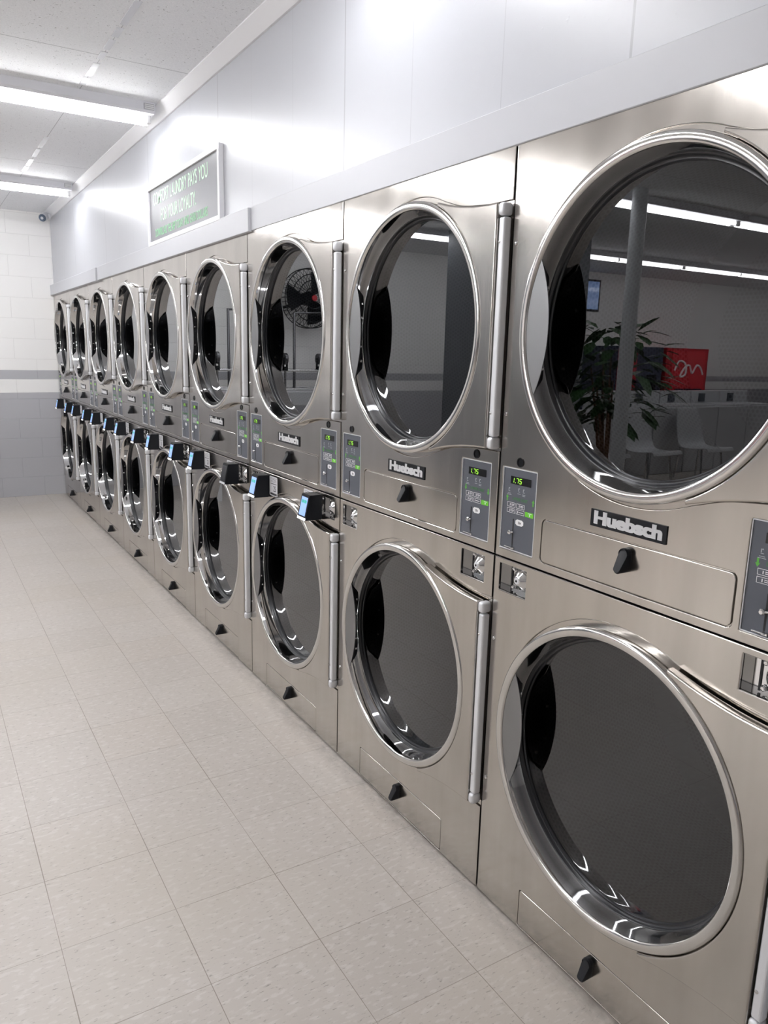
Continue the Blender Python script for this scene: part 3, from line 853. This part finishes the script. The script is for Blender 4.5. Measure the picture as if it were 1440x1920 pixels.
bm = bmesh.new(); script_curve(bm, [(.34, .42), (.25, .56), (.10, .52), (.08, .36), (.2, .33), (.12, .45), (.0, .5), (-.08, .38), (-.18, .5), (-.28, .46), (-.34, .36)], .016, -.390, 1, 1, 0, 1.0)
link('front_script', bm, 'white', p)
lp2 = link('lower_panel', BX(-.40, .40, -.386, -.3705, .60, .94), 'whitelit', V2)
for x in (-.22, .0, .22):
    bm = bmesh.new(); pipe(bm, [(x, -.40, .88), (x, -.40, 1.14)], [.075, .075], 14); link('bottle_picture', bm, 'navy', p)
for i in range(5):                                                   # top-loading washers
    w = empty('washing_machine', (-6.55 - .70 * i, 5.80, 0), ['first', 'second', 'third', 'fourth', 'fifth'][i] + ' white top loading washer from the left, mirrored in the nearest upper door', 'washing machine', 'top loading washers in a row')
    bm = bmesh.new(); box(bm, -.68, 0, -.34, .34, .0, .93, bev=.012, seg=2); link('body', bm, 'enamel', w)
    link('lid', BX(-.62, -.06, -.32, .12, .925, .955, bev=.008, seg=2), 'enamel', w)
    c = link('control_console', BX(-.68, 0, .16, .34, .93, 1.13, bev=.012, seg=2), 'enamel', w)
    link('coin_meter', BX(-.30, -.16, .145, .161, .97, 1.09), 'panel', c)
def shell_chair(x, y, rz, lab):
    t = empty('moulded_chair', (x, y, 0), lab, 'chair', 'white moulded chairs in the middle of the room', rz)
    bm = bmesh.new()
    pr = [(.30, .40), (.26, .44), (.10, .42), (-.08, .42), (-.16, .47), (-.22, .66), (-.27, .92), (-.29, .94)]
    pr = spline2(pr, 4); hw = [.27 - .05 * max(0, (z - .5) / .45) for _, z in pr]
    fr = []; bk = []
    for (yy, z), w in zip(pr, hw):
        fr.append([bm.verts.new((-w + 2*w*i/8, yy + .03 * (abs(i - 4)/4)**2, z + .012*(abs(i-4)/4)**2)) for i in range(9)])
        bk.append([bm.verts.new((-w + 2*w*i/8, yy - .012 + .03 * (abs(i - 4)/4)**2, z - .012 + .012*(abs(i-4)/4)**2)) for i in range(9)])
    for q in range(len(pr) - 1):
        for i in range(8):
            bm.faces.new((fr[q][i], fr[q][i+1], fr[q+1][i+1], fr[q+1][i])); bm.faces.new((bk[q][i], bk[q+1][i], bk[q+1][i+1], bk[q][i+1]))
        for i in (0, 8): bm.faces.new((fr[q][i], fr[q+1][i], bk[q+1][i], bk[q][i]))
    for q in (0, -1):
        for i in range(8): bm.faces.new((fr[q][i], fr[q][i+1], bk[q][i+1], bk[q][i]))
    link('seat_shell', bm, 'plasticwhite', t, sharp=math.radians(40))
    for sx in (-.2, .2):
        for sy in (-.15, .18):
            bm = bmesh.new(); cyl(bm, (sx, sy, .43), (sx * 1.15, sy * 1.3, 0), .013, seg=10); link('leg', bm, 'chrome', t)
    return t
for i, (x, lab) in enumerate(((-5.65, 'leftmost white moulded chair mirrored in the nearest upper door'), (-6.60, 'middle white moulded chair mirrored in the nearest upper door'), (-7.65, 'rightmost white moulded chair mirrored in the nearest upper door'))):
    shell_chair(x, 5.0, PI, lab)
# big potted plant
PLT = empty('potted_plant', (-4.45, 3.72, 0), 'large leafy potted plant mirrored in the nearest upper door beside the pole', 'plant')
pot = LA([(.14, 0), (.19, .36), (.205, .36), (.205, .40), (.18, .40), (.17, .34), (0, .34)], 0, 0, 32)
me_o = link('pot', pot, 'terracotta', PLT, sharp=math.radians(40)); me_o.rotation_euler = (0, -PI/2, 0)
bm = bmesh.new()
for i in range(7):
    t = i * 2.4; pipe(bm, [(.05*math.cos(t), .05*math.sin(t), .33), (.12*math.cos(t), .12*math.sin(t), .9), (.22*math.cos(t), .22*math.sin(t), 1.3 + .06*i)], [.018, .014, .008], 8)
link('stem', bm, 'terracotta', PLT, sharp=math.radians(40))
bm = bmesh.new()
for i in range(230):
    t = random.uniform(0, 2*PI); rr = random.uniform(.05, .48) ** .8; z = random.uniform(.95, 1.9)
    rr *= math.sqrt(max(.1, 1 - ((z - 1.42) / .55) ** 2))
    b = Vector((rr*math.cos(t), rr*math.sin(t), z)); o = Vector((math.cos(t + random.uniform(-.7, .7)), math.sin(t + random.uniform(-.7, .7)), random.uniform(-.6, .5))).normalized()
    L = random.uniform(.16, .30); side = o.cross(Vector((0, 0, 1))).normalized() * L * .2
    dn = Vector((0, 0, -L * .18))
    v = [bm.verts.new(q) for q in (b, b + o*L*.35 + side, b + o*L*.75 + side*.75 + dn*.5, b + o*L + dn, b + o*L*.75 - side*.75 + dn*.5, b + o*L*.35 - side)]
    m0 = bm.verts.new(b + o*L*.5 + Vector((0, 0, -.012)))
    for q in range(6): bm.faces.new((v[q], v[(q+1) % 6], m0))
me = bpy.data.meshes.new('foliage'); bm.to_mesh(me); bm.free(); me.materials.append(M['leaf'])
fo = bpy.data.objects.new('foliage', me); C.objects.link(fo); fo.parent = PLT
# wall fan on the far wall
F = empty('wall_fan', (-2.70, 6.92, 2.18), 'large black caged wall fan mirrored in the third upper door', 'fan')
bm = bmesh.new()
def ringp(r, y): return [(r*math.cos(2*PI*i/40), y, r*math.sin(2*PI*i/40)) for i in range(40)]
for r, y in ((.34, -.10), (.34, .02), (.27, -.145), (.2, -.165), (.12, -.175)): pipe(bm, ringp(r, y), .006, 6, closed=True)
for i in range(40):
    t = 2*PI*i/40; c, s = math.cos(t), math.sin(t)
    pipe(bm, [(.05*c, -.178, .05*s), (.2*c, -.165, .2*s), (.27*c, -.145, .27*s), (.34*c, -.10, .34*s), (.34*c, .02, .34*s), (.1*c, .06, .1*s)], .003, 5)
link('cage', bm, 'black', F, sharp=math.radians(60))
bm = bmesh.new()
for i in range(3):
    t0 = 2*PI*i/3
    ro = [[bm.verts.new((r*math.cos(t0 + w), -.05 + w * .09 + dy, r*math.sin(t0 + w))) for w in (-.55, -.2, .2, .55)] for r in (.06, .18, .30) for dy in (0, .004)]
    for a in range(0, 4, 2):
        for j in range(3):
            bm.faces.new((ro[a][j], ro[a][j+1], ro[a+2][j+1], ro[a+2][j])); bm.faces.new((ro[a+1][j], ro[a+3][j], ro[a+3][j+1], ro[a+1][j+1]))
link('blades', bm, 'black', F, sharp=math.radians(60))
bm = bmesh.new(); cyl(bm, (0, -.02, 0), (0, .14, 0), .085, .07, 24); link('motor', bm, 'black', F, sharp=math.radians(40))
bm = bmesh.new(); cyl(bm, (0, -.180, 0), (0, -.188, 0), .036, .032, 24); link('badge', bm, 'fanred', F, sharp=math.radians(40))
bm = bmesh.new(); pipe(bm, [(0, .12, 0), (.05, .16, -.05), (.22, .18, -.10), (.30, .235, -.10)], .018, 10); box(bm, .24, .36, .222, .243, -.28, .10, bev=.004, seg=1)
link('bracket', bm, 'black', F, sharp=math.radians(40))
# folding table by the far wall with an upturned laundry cart on it
T = empty('folding_table', (-1.95, 6.35, 0), 'white folding table mirrored in the third and fourth upper doors', 'table')
link('tabletop', BX(-.75, .75, -.33, .33, .99, 1.14, bev=.01, seg=2), 'enamel', T)
for sx in (-.68, .68):
    for sy in (-.27, .27): link('leg', BX(sx - .025, sx + .025, sy - .025, sy + .025, 0, .992), 'alu', T)
def cart(x, y, lab, grp='laundry carts'):
    t = empty('laundry_cart', (x, y, 1.1405), lab, 'cart', grp)
    bm = bmesh.new(); w, d = .30, .20
    for z in (.02, .22): pipe(bm, [(-w, -d, z), (w, -d, z), (w, d, z), (-w, d, z)], .013, 8, closed=True)
    for sx in (-w, w):
        for sy in (-d, d): cyl(bm, (sx, sy, .007), (sx, sy, .24), .013, seg=10)
    link('frame', bm, 'chrome', t, sharp=math.radians(50))
    bm = bmesh.new(); pipe(bm, [(.10, 0, .0), (.10, 0, .84), (-w - .15, 0, .86)], .017, 8)
    link('hanging_rail', bm, 'gripdark', t, sharp=math.radians(50))
    for sx in (-w, w):
        for sy in (-d, d):
            bm = bmesh.new(); cyl(bm, (sx - .015, sy, .345), (sx + .015, sy, .345), .062, seg=24); wh = link('caster', bm, 'gripdark', t, sharp=math.radians(40))
            bm = bmesh.new(); box(bm, sx - .024, sx - .018, sy - .02, sy + .02, .22, .36); box(bm, sx + .018, sx + .024, sy - .02, sy + .02, .22, .36); box(bm, sx - .024, sx + .024, sy - .02, sy + .02, .22, .262)
            link('fork', bm, 'black', wh)
    return t
cart(-1.60, 6.35, 'upturned laundry cart on the folding table, mirrored in the fourth upper door')
cart(-2.36, 6.35, 'upturned laundry cart on the folding table, mirrored below the fan in the third upper door')

# ------------------------------------------------------------------ world, camera, view
w = bpy.data.worlds.new('World'); bpy.context.scene.world = w; w.use_nodes = True
w.node_tree.nodes['Background'].inputs[0].default_value = (.75, .8, .9, 1)
w.node_tree.nodes['Background'].inputs[1].default_value = .3
cx, cy, cz = -1.3186179383522492, -1.55863091123642, 1.5685913617342147
yaw, pit, rol, f = 0.5521797775753762, -0.20500961506132043, 0.024797544724384047, 1430.0277499480424
F_ = Vector((math.sin(yaw)*math.cos(pit), math.cos(yaw)*math.cos(pit), math.sin(pit)))
r0 = Vector((math.cos(yaw), -math.sin(yaw), 0)); u0 = r0.cross(F_)
R_ = r0*math.cos(rol) + u0*math.sin(rol); U_ = -r0*math.sin(rol) + u0*math.cos(rol)
cam = bpy.data.cameras.new('camera'); co = bpy.data.objects.new('camera', cam); C.objects.link(co)
cam.sensor_fit = 'VERTICAL'; cam.sensor_height = 36; cam.lens = 36 * f / 1920; cam.clip_start = .02
m3 = Matrix((R_, U_, -F_)).transposed()
co.matrix_world = Matrix.Translation((cx, cy, cz)) @ m3.to_4x4()
sc = bpy.context.scene
sc.camera = co
sc.view_settings.view_transform = 'Standard'; sc.view_settings.look = 'None'; sc.view_settings.gamma = 1.0
sc.view_settings.use_curve_mapping = False; sc.view_settings.exposure = 0.1
sc.cycles.max_bounces = 14; sc.cycles.glossy_bounces = 8; sc.cycles.transparent_max_bounces = 12
sc.cycles.diffuse_bounces = 5; sc.cycles.use_denoising = True
sc.cycles.caustics_refractive = True; sc.cycles.sample_clamp_indirect = 6.0
